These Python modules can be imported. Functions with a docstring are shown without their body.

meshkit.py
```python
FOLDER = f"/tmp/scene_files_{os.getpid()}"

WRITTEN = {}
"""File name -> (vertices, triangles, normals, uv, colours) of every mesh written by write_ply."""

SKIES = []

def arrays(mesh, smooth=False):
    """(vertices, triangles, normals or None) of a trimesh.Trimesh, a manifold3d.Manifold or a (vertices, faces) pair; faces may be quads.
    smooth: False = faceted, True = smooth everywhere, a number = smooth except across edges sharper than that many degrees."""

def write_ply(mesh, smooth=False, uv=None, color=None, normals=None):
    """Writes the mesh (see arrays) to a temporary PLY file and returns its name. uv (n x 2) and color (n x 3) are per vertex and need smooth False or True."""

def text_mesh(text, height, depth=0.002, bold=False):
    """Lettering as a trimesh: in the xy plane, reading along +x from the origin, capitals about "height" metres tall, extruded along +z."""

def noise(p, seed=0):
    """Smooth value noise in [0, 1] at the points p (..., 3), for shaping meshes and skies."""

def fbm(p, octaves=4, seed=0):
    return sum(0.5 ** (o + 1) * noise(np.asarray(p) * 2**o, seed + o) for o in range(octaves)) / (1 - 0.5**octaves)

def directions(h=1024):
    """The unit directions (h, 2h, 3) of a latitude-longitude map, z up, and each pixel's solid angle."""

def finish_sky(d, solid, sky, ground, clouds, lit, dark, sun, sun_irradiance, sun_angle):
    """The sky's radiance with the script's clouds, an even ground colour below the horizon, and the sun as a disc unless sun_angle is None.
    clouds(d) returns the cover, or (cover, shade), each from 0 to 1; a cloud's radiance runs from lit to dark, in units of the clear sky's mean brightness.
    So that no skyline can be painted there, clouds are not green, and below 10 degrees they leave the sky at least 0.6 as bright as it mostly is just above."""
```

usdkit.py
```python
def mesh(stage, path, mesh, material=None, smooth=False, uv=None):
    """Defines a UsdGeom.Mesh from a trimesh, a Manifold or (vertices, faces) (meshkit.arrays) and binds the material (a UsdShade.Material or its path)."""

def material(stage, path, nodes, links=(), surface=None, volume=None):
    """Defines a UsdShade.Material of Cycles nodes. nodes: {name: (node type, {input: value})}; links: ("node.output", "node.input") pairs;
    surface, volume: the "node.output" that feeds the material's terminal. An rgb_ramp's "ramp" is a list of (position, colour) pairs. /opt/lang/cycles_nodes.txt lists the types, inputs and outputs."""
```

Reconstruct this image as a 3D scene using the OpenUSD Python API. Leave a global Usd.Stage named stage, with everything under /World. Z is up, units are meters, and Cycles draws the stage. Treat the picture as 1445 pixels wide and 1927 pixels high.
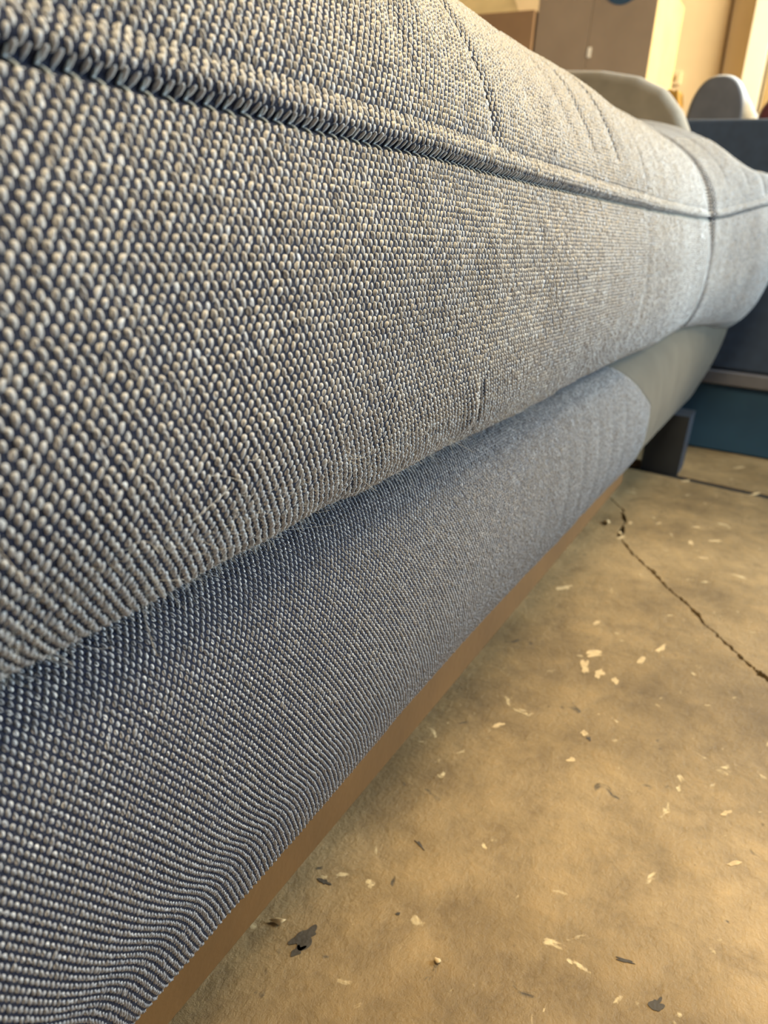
import math, numpy as np, trimesh, usdkit, meshkit
from pxr import Usd, UsdGeom, UsdLux, UsdShade, Gf, Sdf, Vt
from scipy.interpolate import CubicSpline, PchipInterpolator
from scipy.ndimage import map_coordinates, gaussian_filter
from shapely.geometry import Polygon, LineString, box as sbox
import shapely

stage = Usd.Stage.CreateInMemory()
UsdGeom.SetStageUpAxis(stage, UsdGeom.Tokens.z)
UsdGeom.SetStageMetersPerUnit(stage, 1.0)
W = UsdGeom.Xform.Define(stage, '/World'); stage.SetDefaultPrim(W.GetPrim())
UsdGeom.Scope.Define(stage, '/World/Looks')
rng = np.random.default_rng(7)

# ------------------------------------------------------------------ camera
# x runs along the sofa, away from the camera; y points to the sofa; z up.
FPX, IW, IH = 1400.0, 1445.0, 1927.0
VPX, VPY, ROLL, CAMH = 1550.0, 480.0, math.radians(3.5), 0.43   # where the sofa's long edges meet
unit = lambda v: np.asarray(v, float) / np.linalg.norm(v)
ax = unit([VPX - (IW / 2), IH / 2 - VPY, FPX])                    # sofa axis in (right, up, forward)
upv = unit(np.cross(ax, [math.cos(ROLL), -math.sin(ROLL), 0])); upv = upv * np.sign(upv[1])
lef = np.cross(upv, ax); lef = lef if lef[0] < 0 else -lef
R = np.stack([ax, lef, upv])                                      # world = R @ (right, up, forward)
right_w, up_w, fwd_w = R[:, 0], R[:, 1], R[:, 2]
cam = UsdGeom.Camera.Define(stage, '/World/camera')
M = Gf.Matrix4d(*[float(x) for row in (np.r_[right_w, 0], np.r_[up_w, 0], np.r_[-fwd_w, 0], [0, 0, CAMH, 1]) for x in row])
cam.AddTransformOp().Set(M)
cam.CreateHorizontalApertureAttr(24.0); cam.CreateVerticalApertureAttr(24.0 * IH / IW)
cam.CreateFocalLengthAttr(24.0 * FPX / IW)
cam.CreateFStopAttr(9.5); cam.CreateFocusDistanceAttr(0.36)
cam.CreateClippingRangeAttr(Gf.Vec2f(0.01, 100))
EXPOSURE = 0.25
cam.CreateExposureAttr(EXPOSURE)

# ------------------------------------------------------------------ light
def aim(prim, pos, to):
    z = unit(np.asarray(pos, float) - np.asarray(to, float)); h = [0, 0, 1] if abs(z[2]) < .95 else [1, 0, 0]
    x = unit(np.cross(h, z)); y = np.cross(z, x)
    prim.AddTransformOp().Set(Gf.Matrix4d(*[float(q) for row in (np.r_[x, 0], np.r_[y, 0], np.r_[z, 0], np.r_[pos, 1]) for q in row]))
def rect(name, pos, to, w, h, power, color):
    l = UsdLux.RectLight.Define(stage, '/World/' + name); aim(l, pos, to)
    l.CreateWidthAttr(w); l.CreateHeightAttr(h); l.CreateIntensityAttr(power); l.CreateColorAttr(Gf.Vec3f(*color))
    return l
dome = UsdLux.DomeLight.Define(stage, '/World/daylight'); dome.CreateIntensityAttr(0.25); dome.CreateColorAttr(Gf.Vec3f(.62, .80, 1.0))
rect('shop_lamp', (0.12, -0.05, 1.65), (0.35, -0.1, 0), 0.6, 0.6, 30.0, (1.0, .77, .44))     # warm lamp over the aisle
rect('door_light', (1.9, -1.15, 0.80), (1.1, 0.2, .45), 0.9, 0.75, 40.0, (.70, .89, 1.0))   # cool daylight from the open bay
rect('far_sun_fill', (3.3, -1.9, 2.4), (4.4, 0.9, 1.2), .9, .9, 88.0, (1.0, .84, .54))     # unseen added light standing in for warm sun on the far wall

# ------------------------------------------------------------------ helpers
used = {}
def numbered(parent, name):
    k = used.get((parent, name), 0); used[(parent, name)] = k + 1
    return name if k == 0 else f'{name}_{k:03d}'
def tag(p, label=None, cat=None, group=None, kind=None):
    for k, v in (('label', label), ('category', cat), ('group', group), ('kind', kind)):
        if v: p.SetCustomDataByKey(k, v)
    return p
def thing(name, label, cat, group=None, loc=(0, 0, 0), kind=None):
    x = UsdGeom.Xform.Define(stage, '/World/' + numbered('/World', name))
    x.AddTranslateOp().Set(Gf.Vec3d(*map(float, loc)))
    return tag(x.GetPrim(), label, cat, group, kind)
def obj(name, mesh, mat, parent=None, smooth=30, uv=None, loc=None, **t):
    pp = parent.GetPath().pathString if parent is not None else '/World'
    m = usdkit.mesh(stage, pp + '/' + numbered(pp, name), mesh, mat, smooth, uv)
    if loc is not None: m.AddTranslateOp().Set(Gf.Vec3d(*map(float, loc)))
    return tag(m.GetPrim(), **t)
def cat(*ms): return trimesh.util.concatenate(list(ms))
def rbox(x0, x1, y0, y1, z0, z1, r=.01, seg=4):
    """rounded box"""
    import manifold3d as mf
    s = mf.Manifold.sphere(r, 4 * seg)
    pts = [s.translate((x, y, z)) for x in (x0 + r, x1 - r) for y in (y0 + r, y1 - r) for z in (z0 + r, z1 - r)]
    return mf.Manifold.batch_hull(pts)
def bx(x0, x1, y0, y1, z0, z1):
    b = trimesh.creation.box((x1 - x0, y1 - y0, z1 - z0)); b.apply_translation(((x0 + x1) / 2, (y0 + y1) / 2, (z0 + z1) / 2)); return b
def material(name, nodes, links=(), surface='p.BSDF'):
    return usdkit.material(stage, '/World/Looks/' + name, nodes, links, surface=surface)
def plain(name, col, rough=.7, var=.12, scale=20., bump=.0, bscale=200., spec=.3, sheen=0.):
    c = np.array(col)
    n = {'g': ('texture_coordinate', {}), 'n': ('noise_texture', {'scale': scale, 'detail': 5.}),
         'r': ('rgb_ramp', {'ramp': [(.3, tuple(c * (1 - var))), (.7, tuple(np.minimum(c * (1 + var), 1)))]}),
         'p': ('principled_bsdf', {'roughness': rough, 'specular_ior_level': spec, 'sheen_weight': sheen})}
    l = [('g.object', 'n.vector'), ('n.fac', 'r.fac'), ('r.color', 'p.base_color')]
    if bump:
        n['b'] = ('noise_texture', {'scale': bscale, 'detail': 4.}); n['u'] = ('bump', {'strength': 1.0, 'distance': bump})
        l += [('g.object', 'b.vector'), ('b.fac', 'u.height'), ('u.normal', 'p.normal')]
    return material(name, n, l)

# ------------------------------------------------------------------ materials
PU, PV = WU, WV = 0.00415, 0.00275            # weave repeat along the sofa and from row to row
YARN, DARK = (.47, .455, .42), (.010, .013, .028)
def weave_material(name):
    """ground cloth under the raised yarns; drawn in cloth coordinates (metres)"""
    n = {'t': ('texture_coordinate', {}), 's': ('separate_xyz', {}), 'uu': ('math', {'math_type': 'divide', 'value2': PU}),
         'vv': ('math', {'math_type': 'divide', 'value2': PV}), 'row': ('math', {'math_type': 'floor'}),
         'half': ('math', {'math_type': 'multiply', 'value2': .5}), 'us': ('math', {'math_type': 'add'}),
         'fu': ('math', {'math_type': 'fraction'}), 'fv': ('math', {'math_type': 'fraction'}),
         'a': ('math', {'math_type': 'subtract', 'value2': .5}), 'b': ('math', {'math_type': 'subtract', 'value2': .5}),
         'a2': ('math', {'math_type': 'divide', 'value2': .235}), 'b2': ('math', {'math_type': 'divide', 'value2': .47}),
         'a3': ('math', {'math_type': 'power', 'value2': 2.}), 'b3': ('math', {'math_type': 'power', 'value2': 2.}),
         'aa': ('math', {'math_type': 'absolute'}), 'ba': ('math', {'math_type': 'absolute'}),
         'sum': ('math', {'math_type': 'add'}),
         'mask': ('map_range', {'range_type': 'smoothstep', 'from_min': 1.15, 'from_max': .6, 'to_min': 0., 'to_max': 1., 'clamp': True}),
         'n': ('noise_texture', {'scale': 900., 'detail': 3.}), 'n2': ('noise_texture', {'scale': 300., 'detail': 2.}),
         'dk': ('rgb_ramp', {'ramp': [(.45, DARK), (.66, (.024, .027, .038)), (.82, (.09, .09, .095))]}),
         'lt': ('rgb_ramp', {'ramp': [(.3, (.50, .495, .485)), (.7, (.72, .71, .68))]}),
         'sv': ('math', {'math_type': 'add', 'value2': .0008}), 'sa': ('math', {'math_type': 'absolute'}), 'sg': ('math', {'math_type': 'greater_than', 'value2': .0031}), 'mk': ('math', {'math_type': 'multiply'}), 'mx': ('mix', {}), 'bp': ('bump', {'strength': .7, 'distance': .0006}),
         'p': ('principled_bsdf', {'roughness': .85, 'specular_ior_level': .1, 'sheen_weight': .02, 'sheen_roughness': .5, 'sheen_tint': (.8, .9, 1.)})}
    l = [('t.UV', 's.vector'), ('s.x', 'uu.value1'), ('s.y', 'vv.value1'), ('vv.value', 'row.value1'), ('row.value', 'half.value1'),
         ('uu.value', 'us.value1'), ('half.value', 'us.value2'), ('us.value', 'fu.value1'), ('vv.value', 'fv.value1'),
         ('fu.value', 'a.value1'), ('fv.value', 'b.value1'), ('a.value', 'aa.value1'), ('b.value', 'ba.value1'), ('aa.value', 'a2.value1'), ('ba.value', 'b2.value1'),
         ('a2.value', 'a3.value1'), ('b2.value', 'b3.value1'), ('a3.value', 'sum.value1'), ('b3.value', 'sum.value2'),
         ('sum.value', 'mask.value'), ('t.object', 'n.vector'), ('t.object', 'n2.vector'), ('n.fac', 'dk.fac'), ('n2.fac', 'lt.fac'),
         ('s.y', 'sv.value1'), ('sv.value', 'sa.value1'), ('sa.value', 'sg.value1'), ('sg.value', 'mk.value1'), ('mask.result', 'mk.value2'), ('mk.value', 'mx.fac'), ('dk.color', 'mx.color1'), ('lt.color', 'mx.color2'), ('mx.color', 'p.base_color'),
         ('mk.value', 'bp.height'), ('bp.normal', 'p.normal')]
    return material(name, n, l)
cloth = weave_material('woven_cloth')
yarn, yarn_fine_shaded = [material(nm_, {
    'g': ('geometry', {}), 't': ('texture_coordinate', {}), 'n': ('noise_texture', {'scale': 1800., 'detail': 2.}),
    'm': ('math', {'math_type': 'multiply_add', 'value2': .75}), 'h': ('math', {'math_type': 'multiply', 'value2': .35}),
    'r': ('rgb_ramp', {'ramp': [(a_, tuple(np.array(c_) * tint)) for a_, c_ in ((.0, (.10, .11, .14)), (.3, (.47, .47, .46)), (.65, (.76, .75, .715)), (1., (.94, .92, .87)))]}),
    'p': ('principled_bsdf', {'roughness': .45, 'specular_ior_level': .5, 'sheen_weight': .25, 'sheen_roughness': .4})},
    [('t.object', 'n.vector'), ('n.fac', 'h.value1'), ('g.random_per_island', 'm.value1'), ('h.value', 'm.value3'), ('m.value', 'r.fac'), ('r.color', 'p.base_color')]) for nm_, tint in (('yarn', (1, 1, 1)), ('fine_shaded_yarn', (.66, .68, .73)))]  # rail yarns tinted darker and bluer, standing in for dimmer light on them
stitch_mat = plain('stitch_thread', (.30, .34, .35), .7, .2, 400)
navy_thread = plain('navy_thread', (.035, .045, .075), .7, .2, 400)
fuzz_mat = plain('fuzz_fibre', (.55, .55, .52), .6, .1, 50)
taupe = plain('taupe_velvet', (.20, .182, .15), .85, .12, 25, .0004, 300, .2, .3)
taupe_shaded = plain('shaded_taupe_cloth', (.058, .053, .043), .9, .12, 25, .0004, 300, .15, .1)  # same taupe as the arm, darkened to stand for shade
wood = plain('brown_base_board', (.105, .052, .015), .6, .15, 14, .0003, 120)
black_leg = plain('dark_leg', (.022, .028, .04), .55, .15, 20)
lining = plain('dark_lining', (.03, .03, .032), .9, .1, 20)
navy = plain('navy_upholstery', (.028, .044, .078), .8, .15, 40, .0006, 500, .25, .15)
navy_deep = plain('deep_blue_panel', (.016, .055, .11), .6, .2, 8)
slate_trim = plain('slate_trim', (.10, .10, .115), .6, .1, 30)
card_shade = plain('cardboard', (.28, .213, .155), .85, .08, 6, .0004, 60)  # front of the tall carton, its shade put into the colour
card_brown = plain('brown_cardboard', (.27, .165, .09), .85, .1, 6, .0004, 60)
card_lit_and_flap = plain('cardboard_lit_and_flap', (.58, .46, .25), .85, .1, 8, .0004, 60)  # lighter colour carries sunlight on the tall carton side; also the pale flap
wallpaint = plain('wall_paint', (.70, .575, .40), .9, .06, 3, .0008, 30)
door_white = plain('door_white', (.85, .82, .74), .5, .03, 5)
tan_mat = plain('tan_panel', (.42, .31, .16), .7, .1, 20)
grey_shaded_cushion = plain('grey_shaded_bolster', (.095, .095, .105), .9, .12, 30, .0008, 300, .2, .3)  # end of the grey bolster, shade put into the colour
grey_lit_cushion = plain('grey_lit_bolster', (.42, .43, .44), .9, .1, 30, .0008, 300, .2, .3)  # flank of the same grey bolster, its light put into the colour
maroon = plain('maroon_bolster', (.085, .02, .022), .9, .15, 30, .0008, 300, .2, .2)
ochre = plain('ochre_paper', (.50, .30, .07), .8, .25, 30, .002, 40)
blue_print = plain('blue_print', (.025, .06, .11), .8, .1, 20)
white_mat = plain('white_sticker', (.8, .75, .66), .6, .03, 20)
cable_mat = plain('brown_cable', (.16, .10, .06), .6, .1, 20)
chip_mat = plain('pale_chip', (.40, .30, .165), .85, .2, 120, .0006, 300)
tar_mat = plain('tar_spot', (.045, .038, .03), .7, .2, 90, .0006, 300)
concrete = material('concrete', {
    't': ('texture_coordinate', {}), 'n1': ('noise_texture', {'scale': 3.2, 'detail': 8., 'roughness': .62}), 'n2': ('noise_texture', {'scale': 22., 'detail': 9., 'roughness': .78, 'distortion': .2}),
    'n3': ('noise_texture', {'scale': 34., 'detail': 6., 'roughness': .55, 'distortion': 1.2}), 'n4': ('noise_texture', {'scale': 240., 'detail': 4., 'roughness': .55}),
    'c1': ('rgb_ramp', {'ramp': [(.30, (.086, .057, .026)), (.48, (.184, .127, .060)), (.68, (.30, .213, .108))]}),
    'c2': ('rgb_ramp', {'ramp': [(.30, (.62, .60, .58)), (.5, (1., 1., 1.)), (.70, (1.28, 1.25, 1.18))]}),
    'mul': ('mix', {'mix_type': 'multiply', 'fac': 1.}),
    'fl': ('rgb_ramp', {'ramp': [(.66, (0, 0, 0)), (.72, (1, 1, 1))]}), 'mf': ('mix', {'color2': (.50, .40, .23)}),
    'sp': ('rgb_ramp', {'ramp': [(.27, (1, 1, 1)), (.33, (0, 0, 0))]}), 'ms': ('mix', {'color2': (.055, .042, .026)}),
    'bh': ('math', {'math_type': 'multiply_add', 'value2': .28}), 'bp': ('bump', {'strength': 1., 'distance': .0032}),
    'p': ('principled_bsdf', {'roughness': .62, 'specular_ior_level': .35})},
    [('t.object', 'n1.vector'), ('t.object', 'n2.vector'), ('t.object', 'n3.vector'), ('t.object', 'n4.vector'),
     ('n1.fac', 'c1.fac'), ('n2.fac', 'c2.fac'), ('c1.color', 'mul.color1'), ('c2.color', 'mul.color2'),
     ('n3.fac', 'fl.fac'), ('mul.color', 'mf.color1'), ('fl.color', 'mf.fac'), ('n3.fac', 'sp.fac'), ('mf.color', 'ms.color1'), ('sp.color', 'ms.fac'),
     ('ms.color', 'p.base_color'), ('n4.fac', 'bh.value1'), ('n2.fac', 'bh.value3'), ('bh.value', 'bp.height'), ('bp.normal', 'p.normal')])
subsoil = plain('crack_dirt', (.010, .009, .008), .95, .2, 50)

# ------------------------------------------------------------------ the room
fl = thing('floor', 'worn tan concrete floor with a long crack and a joint', 'floor', kind='structure')
joint_x = lambda y: 1.516 + .105 * y
crack = [(1.62, .40), (1.50, .33), (1.36, .27), (1.262, .205), (1.21, .19), (1.131, .182), (1.075, .150), (1.03, .115), (.985, .085), (.945, .052), (.905, .028), (.87, .000), (.835, -.025), (.81, -.049), (.74, -.10), (.64, -.16), (.50, -.30), (.33, -.42), (.1, -.75), (-.4, -1.2), (-.9, -2.4), (-1.2, -4.2)]
cp = np.array(crack); q = np.linspace(0, len(cp) - 1, 420); cp = np.stack([np.interp(q, range(len(cp)), cp[:, k]) for k in (0, 1)], 1)
cp[1:-1] += rng.normal(0, 1, (418, 2)) * .0012 + np.stack([gaussian_filter(rng.normal(0, 1, 418), 4) * .006] * 2, 1)
wid = .0010 + .0022 * np.abs(gaussian_filter(rng.normal(0, 1, 420), 3)) * 2
tn = np.gradient(cp, axis=0); tn /= np.linalg.norm(tn, axis=1)[:, None]; nn = np.stack([-tn[:, 1], tn[:, 0]], 1)
cpoly = Polygon(np.vstack([cp + nn * wid[:, None], (cp - nn * wid[:, None])[::-1]])).buffer(0)
jw = .012
ys = np.linspace(-5, 5, 240); jn = gaussian_filter(rng.normal(0, 1, 240), 1.5) * .003
nearp = Polygon([(-4, -5)] + [(joint_x(y) - jw + d, y) for y, d in zip(ys, jn)] + [(-4, 5)]).difference(cpoly)
farp = Polygon([(8, -5)] + [(joint_x(y) + jw + d, y) for y, d in zip(ys, jn[::-1])] + [(8, 5)])
for g in [h for p in (nearp, farp) for h in getattr(p, 'geoms', [p])]:
    if g.area < 1e-3: continue
    s = trimesh.creation.extrude_polygon(g, .03, engine='earcut'); s.apply_translation((0, 0, -.03))
    obj('slab', s, concrete, fl, smooth=False)
jf = trimesh.creation.extrude_polygon(Polygon([(joint_x(y) - jw - .001, y) for y in (-4.9, 4.9)] + [(joint_x(y) + jw + .001, y) for y in (4.9, -4.9)]), .02, engine='earcut'); jf.apply_translation((0, 0, -.0212))
obj('joint_filler', jf, subsoil, fl, False, label='dark filler sunk in the straight floor joint')
obj('subsoil', bx(-4, 8, -5, 5, -.08, -.0301), subsoil, fl, smooth=False, label='dark dirt inside the floor crack and joint')
def struct(name, mesh, mat, label, c='wall'): return obj(name, mesh, mat, None, False, label=label, cat=c, kind='structure')
struct('wall_back', bx(4.6, 4.72, -5, 5, 0, 3.3), wallpaint, 'cream painted wall at the far end of the room')
struct('wall_left', bx(-4, 4.6, 3.6, 3.72, 0, 3.3), wallpaint, 'cream painted side wall behind the sofa')
struct('wall_front', bx(-4.12, -4, -5, 3.72, 0, 3.3), wallpaint, 'cream painted wall added behind the viewpoint to hold back daylight')  # unseen wall added to block dome light from behind
struct('ceiling', bx(-4, 4.72, -5, 3.72, 3.3, 3.4), wallpaint, 'pale ceiling over the room', 'ceiling')
d1 = thing('door_1', 'bright white door and frame in the far cream wall', 'door', kind='structure')
obj('door_frame', bx(4.5, 4.6, .455, .545, 0, 2.1), door_white, d1, False)
obj('door_frame', bx(4.5, 4.6, -.65, -.56, 0, 2.1), door_white, d1, False)
obj('door_frame', bx(4.5, 4.6, -.56, .455, 2.02, 2.1), door_white, d1, False)
obj('door_slab', bx(4.555, 4.6, -.55, .445, .01, 2.01), door_white, d1, False)
obj('latch_plate', rbox(4.53, 4.556, .395, .435, 1.0, 1.36, .006), tan_mat, d1, label='narrow tan plate along the door edge')

# ------------------------------------------------------------------ cloth surfaces swept along the sofa
class Sweep:
    """A padded surface: profile points (y, z) given at several x stations, smooth in between."""
    def __init__(s, stations, x0, x1, nx, nt, seam=None, r0=.0, r1=.0):
        xs = np.array([a for a, _ in stations]); P = np.array([b for _, b in stations])
        s.X = np.linspace(x0, x1, nx); K = P.shape[1]
        ctrl = PchipInterpolator(xs, P, axis=0)(s.X)
        mid = PchipInterpolator(xs, P, axis=0)(np.clip(.6, xs[0], xs[-1]))
        ch = np.r_[0, np.cumsum(np.linalg.norm(np.diff(mid, axis=0), axis=1))]
        fine = CubicSpline(ch, mid)(np.linspace(0, ch[-1], 4000))
        arc = np.r_[0, np.cumsum(np.linalg.norm(np.diff(fine, axis=0), axis=1))]
        s.V = np.linspace(0, arc[-1], nt); a0 = 0.
        if seam is not None:                                      # finer near the seam, coarser on the hidden sides
            a0 = np.interp(ch[seam], np.linspace(0, ch[-1], 4000), arc)
            s.V = np.r_[np.linspace(0, a0 - .2, 20, endpoint=False), np.linspace(a0 - .2, a0 + .22, nt - 40, endpoint=False), np.linspace(a0 + .22, arc[-1], 20)]
        par = np.interp(s.V, arc, np.linspace(0, ch[-1], 4000)); s.V = s.V - a0
        yz = CubicSpline(ch, ctrl, axis=1)(par)                  # nx, nt, 2
        s.P = np.concatenate([np.broadcast_to(s.X[:, None, None], (nx, nt, 1)), yz], 2).copy()
        s.normals()
        for e, r in ((s.X - x0, r0), (x1 - s.X, r1)):            # rounded ends
            if r:
                d = np.clip(1 - e / r, 0, 1); s.P -= s.N * (r * (1 - np.sqrt(np.maximum(1 - d * d, 0))))[:, None, None]
        s.normals()
    def normals(s):
        a, b = np.gradient(s.P, axis=0), np.gradient(s.P, axis=1)
        n = np.cross(a, b); s.N = n / np.maximum(np.linalg.norm(n, axis=2, keepdims=True), 1e-12)
        if s.N[len(s.X) // 2, :, 1].mean() > 0: s.N = -s.N; s.flip = True
        else: s.flip = False
    def push(s, d): s.P = s.P + s.N * d[..., None]; s.normals()
    def grid(s): return np.meshgrid(s.X, s.V, indexing='ij')
    def at(s, u, v, A=None):
        A = s.P if A is None else A
        i = (u - s.X[0]) / (s.X[-1] - s.X[0]) * (len(s.X) - 1); j = np.interp(v, s.V, np.arange(len(s.V)))
        return np.stack([map_coordinates(A[..., k], [i, j], order=1, mode='nearest') for k in range(3)], -1)
    def closed(s):
        (v, f), uv = s.mesh(); nx, nt = len(s.X), len(s.V); I = np.arange(nx * nt).reshape(nx, nt); F = [f]
        back = np.stack([I[:-1, -1], I[1:, -1], I[1:, 0], I[:-1, 0]], -1)
        F.append(back[:, ::-1] if s.flip else back)
        for k, e in enumerate((0, -1)):
            c = len(v); v = np.vstack([v, s.P[e].mean(0)]); uv = np.vstack([uv, uv[I[e]].mean(0)]); a = I[e]; b = np.roll(a, -1)
            q = np.stack([np.full(nt, c), a, b, np.full(nt, c)], -1)
            F.append(q[:, [0, 2, 1, 3]] if (k == 0) == s.flip else q)
        f = np.vstack(F); t = np.vstack([f[:, [0, 1, 2]], f[:, [0, 2, 3]]])
        t = t[(t[:, 0] != t[:, 1]) & (t[:, 1] != t[:, 2]) & (t[:, 0] != t[:, 2])]
        return (v, t), uv
    def mesh(s, keep=None):
        nx, nt = len(s.X), len(s.V); I = np.arange(nx * nt).reshape(nx, nt)
        f = np.stack([I[:-1, :-1], I[1:, :-1], I[1:, 1:], I[:-1, 1:]], -1)
        if keep is not None: f = f[keep[:-1, :-1]]
        f = f.reshape(-1, 4)
        if s.flip: f = f[:, ::-1]
        uv = np.stack(s.grid(), -1).reshape(-1, 2)
        v = s.P.reshape(-1, 3)
        idx = np.unique(f); re = np.full(len(v), -1); re[idx] = np.arange(len(idx))
        return (v[idx], re[f]), uv[idx]

def yarns(s, u0, u1, v0, v1, skip=None, na=5, nb=4, fine=1.):
    """raised yarns of the plain weave: one small domed bead per crossing, standing on the surface s"""
    PU, PV = WU * fine, WV * fine
    j = np.arange(math.ceil(v0 / PV), math.floor(v1 / PV)); i = np.arange(math.ceil(u0 / PU), math.floor(u1 / PU))
    I, J = np.meshgrid(i, j, indexing='ij'); I, J = I.ravel(), J.ravel()
    u = (I + .5 - .5 * (J % 2)) * PU; v = (J + .5) * PV
    if skip is not None:
        k = ~skip(u, v); u, v = u[k], v[k]
    n = len(u)
    r = np.random.default_rng(11)
    u = u + r.normal(0, .00013 * fine, n); v = v + r.normal(0, .00013 * fine, n)
    wu = PU * .208 * np.clip(r.normal(1, .18, n), .5, 1.4); wv = PV * .61 * np.clip(r.normal(1, .13, n), .6, 1.4); hh = .00095 * fine * np.clip(r.normal(1, .25, n), .3, 1.6)
    tilt = r.normal(.05, .18, n)
    a = np.sin(np.linspace(-1, 1, nb) * math.pi / 2); b = np.sin(np.linspace(-1, 1, na) * math.pi / 2)
    A, B = np.meshgrid(a, b, indexing='ij')
    top = np.sqrt(np.maximum(1 - A ** 2, 0)) * np.sqrt(np.maximum(1 - B ** 2, 0)) * (1 - .35 * B)
    pinch = np.sqrt(np.maximum(1 - .8 * B ** 2, 0)) * (1 - .42 * B)          # broad head, tapering tail
    U = u[:, None, None] + wu[:, None, None] * A * pinch + tilt[:, None, None] * wv[:, None, None] * B
    Vv = v[:, None, None] + wv[:, None, None] * B
    Hh = hh[:, None, None] * top - .0002 * (top < 1e-6)
    P = s.at(U.ravel(), Vv.ravel()) + s.at(U.ravel(), Vv.ravel(), s.N) * Hh.reshape(-1, 1)
    k = np.arange(nb * na).reshape(nb, na)
    q = np.stack([k[:-1, :-1], k[1:, :-1], k[1:, 1:], k[:-1, 1:]], -1).reshape(-1, 4)
    if s.flip: q = q[:, ::-1]
    f = (q[None] + (np.arange(n) * nb * na)[:, None, None]).reshape(-1, 4)
    return (P, f)

def gauss(x, c, w): return np.exp(-((x - c) / w) ** 2)
def wobble(s, amp, fx, fv, seed):
    r = np.random.default_rng(seed); nx, nt = len(s.X), len(s.V)
    dx, dv = s.X[1] - s.X[0], np.median(np.diff(s.V))
    g = gaussian_filter(r.normal(0, 1, (nx, nt)), (fx / dx, fv / dv)); return amp * g / g.std()

# profile of a seat cushion: top back -> crown -> seam -> front band -> underside
def cprof(dy=0., dz=0., bot=(0, 0), crown=0., drop=0.):
    pts = [(.70, .585), (.50, .612 + crown), (.37, .607 + crown), (.30, .594 + crown), (.25, .573 + crown), (.213, .546), (.186, .509), (.1735, .478), (.1705, .4625),
           (.163, .435), (.158, .395), (.158, .355), (.1645, .326), (.178, .305), (.205, .297), (.30, .2965), (.66, .2965)]
    out = []
    for k, (y, z) in enumerate(pts):
        w = 1 if y < .4 else max(0, 1 - (y - .4) / .3)
        if k < 6: z += drop * (1 if k < 5 else .8)
        if k >= 9:
            m = min(1, (k - 8) / 4)
            out.append((y + (dy * (1 - m) + bot[0] * m) * w, z + (dz * (1 - m) + bot[1] * m) * (1 if k < 13 else max(0, 1 - (k - 12) / 2))))
        else: out.append((y + dy * w, z + dz * w))
    return out
st1 = [(-.4, cprof()), (.3, cprof()), (.9, cprof(-.001, .002)), (1.37, cprof(-.004, .010))]
st2 = [(1.34, cprof(-.004, .010)), (1.42, cprof(-.018, .018, (-.012, .014), 0, 0)), (1.5, cprof(-.036, .030, (-.038, .030), 0, -.004)), (1.6, cprof(-.060, .045, (-.075, .058), 0, -.030)), (1.7, cprof(-.075, .055, (-.095, .078), 0, -.05))]
SEAM = 8

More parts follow.
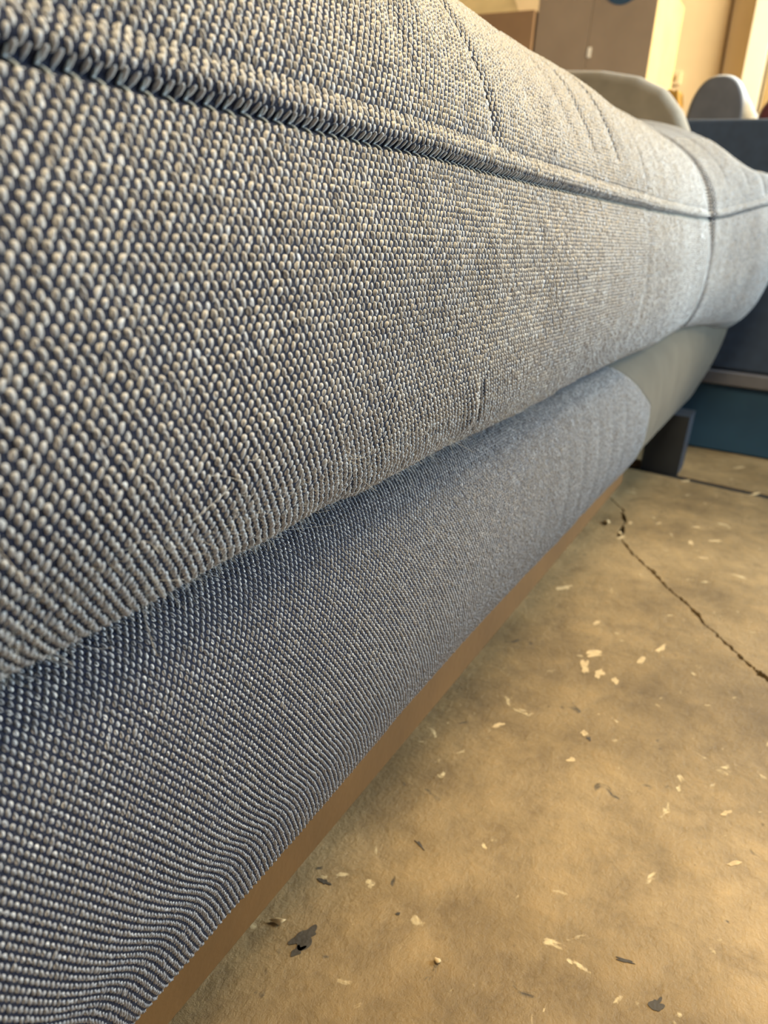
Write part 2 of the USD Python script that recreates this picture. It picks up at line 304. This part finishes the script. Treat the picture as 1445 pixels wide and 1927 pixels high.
def cushion(name, label, st, x0, x1, nx, chans, soft, yarn_x, r0, r1, seed, pucker=False):
    c = thing(name, label, 'cushion', 'seat cushions on the blue-grey sofa')
    s = Sweep(st, x0, x1, nx, 300, SEAM, r0, r1)
    U, V = s.grid()
    d = wobble(s, .0011, .05, .03, seed) + wobble(s, .0004, .012, .02, seed + 1)
    d -= .0040 * gauss(V, 0, .0017) + .0010 * gauss(V, -.013, .0013)          # seam and the top-stitch above it
    d += .0022 * gauss(V, -.006, .005)                                        # welt between them
    top = np.clip((-V - .013) / .006, 0, 1)
    for cx, dep, w in chans:
        sway = cx + .002 * np.sin(V * 60 + cx * 9)
        d -= top * (dep * gauss(U, sway, w) + dep * .9 * gauss(U, sway, w * 6))
    for cx, dep, w in soft: d -= top * np.clip((-V - .02) / .03, 0, 1) * dep * gauss(U, cx + .03 * np.clip(-V, 0, .2), w)
    if pucker:                                                                # pinched fold low on the band
        line = .425 + .55 * (V - .135)
        d -= .006 * gauss(U, line, .004) * gauss(V, .137, .016); d += .003 * gauss(U, line - .012, .01) * gauss(V, .137, .02)
        d -= .0016 * gauss(U, .86, .012) * np.clip(V / .02, 0, 1) * gauss(V, .06, .06)
    s.push(d)
    m, uv = s.closed()
    cov = obj('cover', m, cloth, c, True, uv)
    if yarn_x:
        sk = lambda u, v: (v > -.0008) & (v < .0022)
        obj('yarn_weave', yarns(s, yarn_x[0], yarn_x[1], -.15, .20, sk), yarn, cov, True, kind='stuff', label='raised cream yarns of the coarse weave, tinted darker for shade')
    # stitches across the seam groove
    uu = np.arange(max(x0, -.1) + .004, x1 - .01, 2 * PU); parts = []
    ring = np.array([(0, 1), (.8, .6), (1, 0), (.6, -.7), (-.6, -.7), (-1, 0), (-.8, .6)])
    L = np.linspace(-1, 1, 6); k = len(ring)
    P = []; F = []
    for n_, u in enumerate(uu):
        vv = .0008 + .0029 * L; ue = u + .0009 * L
        c0 = s.at(ue, vv); N = s.at(ue, vv, s.N); Tn = np.array([1, 0, 0.])
        for a in range(6):
            rr = .00062 * math.sqrt(max(1 - L[a] ** 2 * .9, 0)); base = c0[a] + N[a] * .0006
            P += [base + Tn * rr * q0 + N[a] * rr * q1 for q0, q1 in ring]
        o = n_ * 6 * k
        F += [(o + a * k + b, o + a * k + (b + 1) % k, o + (a + 1) * k + (b + 1) % k, o + (a + 1) * k + b) for a in range(5) for b in range(k)]
    obj('seam_stitching', (np.array(P), np.array(F)), stitch_mat, cov, True, kind='stuff', label='grey thread stitches along the dark seam')
    return c, s
c1, s1 = cushion('seat_cushion', 'long blue-grey tweed seat cushion filling the foreground, nearest the camera', st1, -.38, 1.3445, 1000,
                 [(.43, .0026, .0013), (.86, .0028, .0015), (0.0, .0026, .0013)], [(.665, .0022, .005), (.745, .0026, .004), (.61, .0013, .008), (1.05, .0020, .006), (1.2, .0024, .006), (.33, .0012, .008)], (.04, 1.3), .02, .014, 3, True)
c2, s2 = cushion('seat_cushion', 'far blue-grey tweed seat cushion whose seam bends upward at the right edge', st2, 1.3475, 1.68, 240,
                 [(1.6, .003, .003)], [(1.43, .0014, .006), (1.52, .0014, .006)], (1.35, 1.655), .014, .02, 5)

# ------------------------------------------------------------------ the sofa under them
sofa = thing('sofa', 'blue-grey tweed sofa with brown base board, running from the foreground to the dark sofa', 'sofa')
def rprof(dy=0., dz=0., lift=1.):
    pts = [(.26, .288), (.215, .2925), (.190, .288), (.176, .272), (.168, .245), (.165, .215), (.1665, .18), (.172, .15), (.183, .122 + dz), (.196, .112 + dz), (.24, .110 + dz)]
    return [(y + dy * min(1, max(.1, (z - .125) / .13)), .11 + (z - .11) * lift) for y, z in pts]
rs = Sweep([(-.4, rprof(0, -.014)), (.15, rprof(0, -.012)), (.5, rprof(0, .002)), (1.1, rprof(0, .004)), (1.40, rprof(-.004, .004, 1.06)), (1.55, rprof(-.018, .004, 1.16)), (1.72, rprof(-.046, .0, 1.30))], -.38, 1.715, 800, 170, None, .02, .05)
U, V = rs.grid(); Zr = rs.P[..., 2]
d = wobble(rs, .0008, .09, .07, 21)
for cx, k, dep, w in ((.62, .25, .0010, .010), (.68, .3, .0016, .009), (.735, .35, .0018, .010), (.80, .4, .0022, .012), (.865, .45, .0018, .010), (.93, .5, .0016, .010), (1.18, .2, .0012, .02), (1.3, .2, .0010, .02), (.2, .1, .0008, .02), (.38, .1, .0008, .02)):
    d -= .65 * dep * gauss(U, cx + k * (.22 - Zr) * .5, w) * np.clip((.285 - Zr) / .06, 0, 1)
edge = np.interp(Zr, [.10, .144, .221, .292], [1.12, 1.113, 1.083, .923])
d -= .0025 * gauss(U, edge, .004) + .0016 * (U > edge)
rs.push(d)
def shell(s, keep, t, cap=False):
    """the kept part of a swept cloth as a closed skin of thickness t"""
    (v, f), uv = s.mesh(keep); N = s.N.reshape(-1, 3)
    I = np.arange(len(s.X) * len(s.V)).reshape(len(s.X), -1); idx = np.unique(I[:-1, :-1][keep[:-1, :-1]]); 
    ff = np.stack([I[:-1, :-1], I[1:, :-1], I[1:, 1:], I[:-1, 1:]], -1)[keep[:-1, :-1]].reshape(-1, 4); idx = np.unique(ff)
    n = len(v); V2 = np.vstack([v, v - N[idx] * t]); E = np.sort(np.concatenate([f[:, [a, (a + 1) % 4]] for a in range(4)]), 1)
    Ed = np.concatenate([f[:, [a, (a + 1) % 4]] for a in range(4)])
    _, inv, cnt = np.unique(E, axis=0, return_inverse=True, return_counts=True); B = Ed[cnt[inv.ravel()] == 1]
    side = np.stack([B[:, 1], B[:, 0], B[:, 0] + n, B[:, 1] + n], 1)
    return (V2, np.vstack([f, f[:, ::-1] + n, side])), np.vstack([uv, uv])
FINE = .80                                                        # the rail is covered in a finer piece of the cloth
m, uv = shell(rs, U < edge, .004)
rail = obj('seat_rail', m, cloth, sofa, True, uv / FINE)
obj('yarn_weave', yarns(rs, .05, 1.12, .035, rs.V[-1] - .045, lambda u, v: u > np.interp(rs.at(u, v)[:, 2], [.10, .144, .221, .292], [1.12, 1.113, 1.083, .923]) - .006, na=4, fine=FINE), yarn_fine_shaded, rail, True, kind='stuff', label='raised cream yarns of the coarse weave, tinted darker for shade')
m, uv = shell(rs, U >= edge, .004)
obj('rail_end_panel', m, taupe_shaded, sofa, True, label='smooth taupe fabric at the far end of the rail, shade put into its colour')
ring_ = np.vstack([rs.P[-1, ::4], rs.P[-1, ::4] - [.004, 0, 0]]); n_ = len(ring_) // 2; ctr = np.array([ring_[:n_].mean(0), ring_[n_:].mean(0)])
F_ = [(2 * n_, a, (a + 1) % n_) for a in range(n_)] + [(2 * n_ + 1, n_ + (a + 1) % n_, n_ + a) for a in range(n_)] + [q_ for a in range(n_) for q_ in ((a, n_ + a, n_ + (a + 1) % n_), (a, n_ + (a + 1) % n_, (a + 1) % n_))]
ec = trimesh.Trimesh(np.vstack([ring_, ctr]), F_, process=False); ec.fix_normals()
obj('rail_end_cap', ec, taupe_shaded, sofa, 30)
bb = trimesh.Trimesh(*meshkit.arrays(rbox(-.36, 1.17, .199, .222, .050, .1125, .003))[:2]); bb.vertices[:, 2] += np.where(bb.vertices[:, 2] < .08, .0205 * bb.vertices[:, 0], 0)
obj('base_board', bb, wood, sofa, label='plain brown board under the padded rail')
obj('seat_deck', bx(-.36, 1.64, .245, .93, .12, .283), lining, sofa, False)
for lx, ly in ((1.575, .180), (1.56, .86), (-.30, .26), (-.30, .86)):
    lg = trimesh.creation.cylinder(.5, 1, sections=4); lg.apply_transform(trimesh.transformations.rotation_matrix(math.pi / 4, (0, 0, 1)))
    v = lg.vertices; t = np.where(v[:, 2] > 0, 1.04, .97)
    sc = .074
    lg.vertices = np.stack([v[:, 0] * 1.414 * sc * t + lx, v[:, 1] * 1.414 * sc * t + ly + (.015 if ly < .2 else 0), (v[:, 2] + .5) * .121], 1)
    obj('leg', lg, black_leg, sofa, False)
obj('backrest', rbox(-.36, 1.66, .74, .94, .30, .80, .05, 6), cloth, sofa, uv=None)
armo = [(.93, .30), (.285, .30), (.280, .52), (.280, .60), (.288, .645), (.310, .684), (.347, .722), (.402, .745), (.479, .758), (.557, .761), (.93, .755)]
ap = Polygon(armo).buffer(-.02).buffer(.02)
def pillow_extrude(poly, x0, x1, r):
    """outline in (y, z), extruded along x with rounded rims"""
    n = 260; ex = poly.exterior
    th = np.linspace(0, 1, n, endpoint=False); rings = []; xs = []
    prof = [(x0 + r - r * math.cos(a), r - r * math.sin(a)) for a in np.linspace(0, math.pi / 2, 7)]
    prof += [(x1 - (x - x0), i) for x, i in prof[::-1]]
    base = np.array([ex.interpolate(t, normalized=True).coords[0] for t in th])
    tg = np.roll(base, -2, 0) - np.roll(base, 2, 0); tg /= np.linalg.norm(tg, axis=1)[:, None]; nrm = np.stack([tg[:, 1], -tg[:, 0]], 1)
    if not ex.is_ccw: nrm = -nrm
    for x, ins in prof: rings.append(np.c_[np.full(n, x), base - nrm * ins])
    P = np.vstack(rings + [[[x0, *base.mean(0)]], [[x1, *base.mean(0)]]]); m = len(prof); F = []
    for a in range(m - 1):
        for b in range(n): F += [(a * n + b, a * n + (b + 1) % n, (a + 1) * n + (b + 1) % n), (a * n + b, (a + 1) * n + (b + 1) % n, (a + 1) * n + b)]
    for b in range(n): F += [(m * n, (b + 1) % n, b), (m * n + 1, (m - 1) * n + b, (m - 1) * n + (b + 1) % n)]
    t = trimesh.Trimesh(P, F, process=False); t.fix_normals(); return t
obj('arm', pillow_extrude(ap, 1.722, 1.785, .022), taupe, sofa, True, label='smooth taupe arm at the far end')

# loose fibres standing off the cloth
def fibres(parent, pts, nrm, name, seed, lmin, lmax, wd, label):
    r = np.random.default_rng(seed); P = []; n = len(pts)
    for p, q in zip(pts, nrm):
        L = r.uniform(lmin, lmax); dr = unit(q * r.uniform(.3, 1.) + r.normal(0, .8, 3)); cu = r.normal(0, .5, 3)
        for t in (0, .33, .66, 1.): P.append(p + dr * L * t + cu * L * t * t)
    pp = parent.GetPath().pathString
    c = UsdGeom.BasisCurves.Define(stage, pp + '/' + numbered(pp, name))
    c.CreateTypeAttr('cubic'); c.CreateBasisAttr('bspline'); c.CreateWrapAttr('pinned')
    c.CreateCurveVertexCountsAttr(Vt.IntArray.FromNumpy(np.full(n, 4, np.int32))); c.CreatePointsAttr(Vt.Vec3fArray.FromNumpy(np.array(P, np.float32)))
    c.CreateWidthsAttr(Vt.FloatArray([wd])); c.SetWidthsInterpolation('constant')
    UsdShade.MaterialBindingAPI.Apply(c.GetPrim()).Bind(fuzz_mat)
    tag(c.GetPrim(), label, kind='stuff')
n_ = 2600
u, v = rng.uniform(.06, .6, n_), rng.uniform(.125, .175, n_)
fibres(c1, s1.at(u, v) + s1.at(u, v, s1.N) * .0005, s1.at(u, v, s1.N), 'fuzz', 5, .0015, .005, .00007, 'fine pale lint fibres along the lower edge')

u, v = rng.uniform(.07, .4, 60), rng.uniform(.10, .175, 60)
fibres(c1, s1.at(u, v) + s1.at(u, v, s1.N) * .0008, s1.at(u, v, s1.N), 'stray_fibre', 6, .006, .014, .00010, 'longer stray fibres curling off the cloth')

# ------------------------------------------------------------------ dark sofa beyond, and what lies on it
ds = thing('sofa', 'dark navy sofa seen end-on beyond the blue-grey sofa, at the right edge', 'sofa')
obj('base_panel', rbox(1.805, 2.55, -1.3, .62, 0.0, .150, .006), navy_deep, ds, label='deep blue lower panel')
obj('trim_strip', rbox(1.79, 2.56, -1.31, .63, .1505, .181, .004), slate_trim, ds, label='slate strip between the panels')
obj('side_panel', rbox(1.80, 2.55, -1.3, .62, .1815, .676, .010), navy, ds)
def bolster(label, mat, mat2, y0, y1, z0, z1, x0, x1):
    w, h = (y1 - y0) / 2, z1 - z0; cy = (y0 + y1) / 2
    t = np.linspace(0, math.pi, 40); pts = [(cy + w * (abs(math.cos(a)) ** .8) * np.sign(math.cos(a)) * (1 - .06 * math.sin(a)), z0 + .012 + (h - .012) * math.sin(a) ** .85) for a in t]
    pts = [(y1 - .01, z0)] + pts + [(y0 + .01, z0)]
    b = thing('bolster', label, 'cushion')
    obj('cover', pillow_extrude(Polygon(pts).buffer(-.008).buffer(.008), x0 + .004, x1, .025), mat2, b, True)
    obj('end_panel', pillow_extrude(Polygon(pts).buffer(-.011).buffer(.005), x0, x0 + .02, .006), mat, b, True)
bolster('rounded grey bolster lying on top of the dark navy sofa', grey_shaded_cushion, grey_lit_cushion, .212, .338, .677, .782, 1.93, 2.42)
bolster('maroon bolster on the dark navy sofa, cut off by the right edge', maroon, maroon, .045, .190, .677, .752, 1.93, 2.42)
bag = trimesh.creation.box((.08, .05, .085)); bag = bag.subdivide().subdivide().subdivide(); bag.vertices += rng.normal(0, .0022, bag.vertices.shape); bag.vertices[:, 1] *= 1 - 3 * np.maximum(bag.vertices[:, 2], 0); bag.apply_translation((2.05, .395, .7205))
obj('paper_bag', bag, ochre, None, 40, label='small crumpled ochre paper bag left of the grey bolster', cat='bag')

# ------------------------------------------------------------------ cartons, cable and switch at the far wall
b1 = thing('carton', 'tall cardboard carton in the background, one side coloured lighter as if lit', 'box')
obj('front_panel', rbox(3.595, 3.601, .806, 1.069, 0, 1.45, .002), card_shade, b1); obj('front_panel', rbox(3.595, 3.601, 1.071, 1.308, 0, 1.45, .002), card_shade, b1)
obj('carton_body', bx(3.601, 4.145, .806, 1.308, 0, 1.45), card_lit_and_flap, b1, False)
el = trimesh.creation.cylinder(1, 1, sections=48); el.apply_transform(trimesh.transformations.rotation_matrix(math.pi / 2, (0, 1, 0))); el.vertices *= (.0012, .125, .20); el.apply_translation((3.5946, .955, 1.542))
el = trimesh.intersections.slice_mesh_plane(el, (0, 0, -1), (0, 0, 1.449), cap=True)
obj('printed_mark', el, blue_print, b1, label='dark blue rounded printed mark')
obj('sticker', rbox(3.5935, 3.5953, 1.052, 1.068, 1.158, 1.196, .0008), white_mat, b1, label='small white sticker')
b2 = thing('carton', 'brown cardboard carton with raised flap, left of the tall carton', 'box')
obj('carton_body', rbox(3.585, 4.1, 1.318, 2.0, 0, 1.348, .004), card_brown, b2)
fp = np.array([(1.40, 0), (1.93, 0), (1.90, .17), (1.47, .11)]); flap = trimesh.creation.extrude_polygon(Polygon(fp), .005, engine='earcut')
v = flap.vertices; flap.vertices = np.stack([3.605 + .45 * v[:, 1] + v[:, 2], v[:, 0], 1.349 + v[:, 1]], 1); flap.fix_normals()
obj('flap', flap, card_lit_and_flap, b2, False)
zz = np.linspace(1.06, 2.6, 30); cab = np.c_[np.full(30, 4.592), .662 + .004 * np.sin(zz * 5) + .004 * (zz - 1.2), zz]
obj('cable', trimesh.creation.sweep_polygon(shapely.Point(0, 0).buffer(.0065, 4), cab), cable_mat, None, True, label='thin brown cable hanging down the cream wall', cat='cable')
sw = thing('light_switch', 'small pale switch plate low on the cream wall by the lit carton', 'switch')
obj('plate', rbox(4.588, 4.6, .850, .892, 1.215, 1.28, .004), wallpaint, sw); obj('toggle', rbox(4.575, 4.586, .868, .882, 1.235, 1.26, .003), tan_mat, sw)

# ------------------------------------------------------------------ litter on the concrete
def chip(x, y, L, w, h, rot, mat, nm, label, group=None):
    r = np.random.default_rng(int(1e4 * (x + 2)) % 9973 + int(1e4 * (y + 2)) % 7919)
    p = r.normal(0, 1, (14, 3)); p /= np.linalg.norm(p, axis=1)[:, None]; p *= r.uniform(.75, 1, (14, 1))
    p *= (L / 2, w / 2, h / 2); c, s_ = math.cos(rot), math.sin(rot)
    p = np.stack([p[:, 0] * c - p[:, 1] * s_, p[:, 0] * s_ + p[:, 1] * c, p[:, 2]], 1)
    m = trimesh.convex.convex_hull(p); m.apply_translation((x, y, -m.bounds[0][2] + .0001))
    obj(nm, m, mat, None, 60, label=label, cat=nm.split('_')[-1], group=group)
def onfloor(px, py):
    dcam = R @ unit([px - IW / 2, IH / 2 - py, FPX]); t = -CAMH / dcam[2]; return dcam[0] * t, dcam[1] * t
def patch(px, py, L, w, rot, mat, nm, seed, h=.0004, **t):
    r = np.random.default_rng(seed); n = 40; a = np.linspace(0, 2 * math.pi, n, endpoint=False)
    k = 1 + .35 * gaussian_filter(r.normal(0, 1, n), 1.6, mode='wrap') * 1.8
    p = np.stack([L / 2 * np.cos(a) * k, w / 2 * np.sin(a) * k], 1); c, s_ = math.cos(rot), math.sin(rot)
    x, y = onfloor(px, py)
    p = np.stack([p[:, 0] * c - p[:, 1] * s_ + x, p[:, 0] * s_ + p[:, 1] * c + y], 1)
    g = Polygon(p).buffer(0); g = max(getattr(g, 'geoms', [g]), key=lambda q: q.area)
    m = trimesh.creation.extrude_polygon(g, h, engine='earcut'); obj(nm, m, mat, t.pop('parent', fl), False, **t)
for i_, (px, py, L, w) in enumerate([(1117, 1231, .030, .014), (1100, 1255, .034, .011), (1127, 1268, .022, .010), (1243, 1220, .030, .008), (1207, 1242, .020, .007), (1157, 1283, .016, .009), (1060, 1106, .036, .012),
                          (1345, 1018, .030, .008), (1300, 1022, .022, .008), (1310, 992, .016, .008), (936, 1365, .016, .006), (1098, 1380, .011, .008), (1075, 1430, .010, .008), (1168, 1012, .020, .010), (1185, 985, .018, .007), (1121, 1172, .018, .008), (1240, 985, .016, .007), (1320, 1050, .022, .008), (1365, 1530, .012, .005), (1380, 1625, .016, .006), (1390, 880, .04, .008), (1420, 930, .05, .010), (1290, 905, .04, .010)]):
    patch(px, py, L * .78, w * .72, rng.uniform(-1, .2), chip_mat, 'pale_scuff', 100 + i_)
for i_, (px, py, L, w) in enumerate([(575, 1762, .021, .012), (610, 1660, .004, .009), (560, 1790, .008, .005), (1175, 1808, .002, .011), (790, 1590, .002, .010), (748, 1721, .003, .002), (1238, 1890, .010, .007), (1108, 1390, .005, .003)]):
    patch(px, py, L, w, rng.uniform(-.8, .3), tar_mat, 'dark_stain', 200 + i_)
chip(*onfloor(526, 1738), .014, .006, .004, 1.9, chip_mat, 'wood_splinter', 'pale wedge-shaped splinter beside the dark stain near the base board')
chip(*onfloor(1167, 1005), .012, .008, .004, .4, chip_mat, 'concrete_chip', 'pale concrete crumb at the start of the floor crack')
chip(*onfloor(823, 1810), .007, .005, .003, .3, chip_mat, 'concrete_chip', 'white crumb on the open floor near the bottom edge')
chip(1.175, .212, .018, .012, .010, .4, chip_mat, 'concrete_chip', 'pale crumb on the floor beyond the far end of the base board')
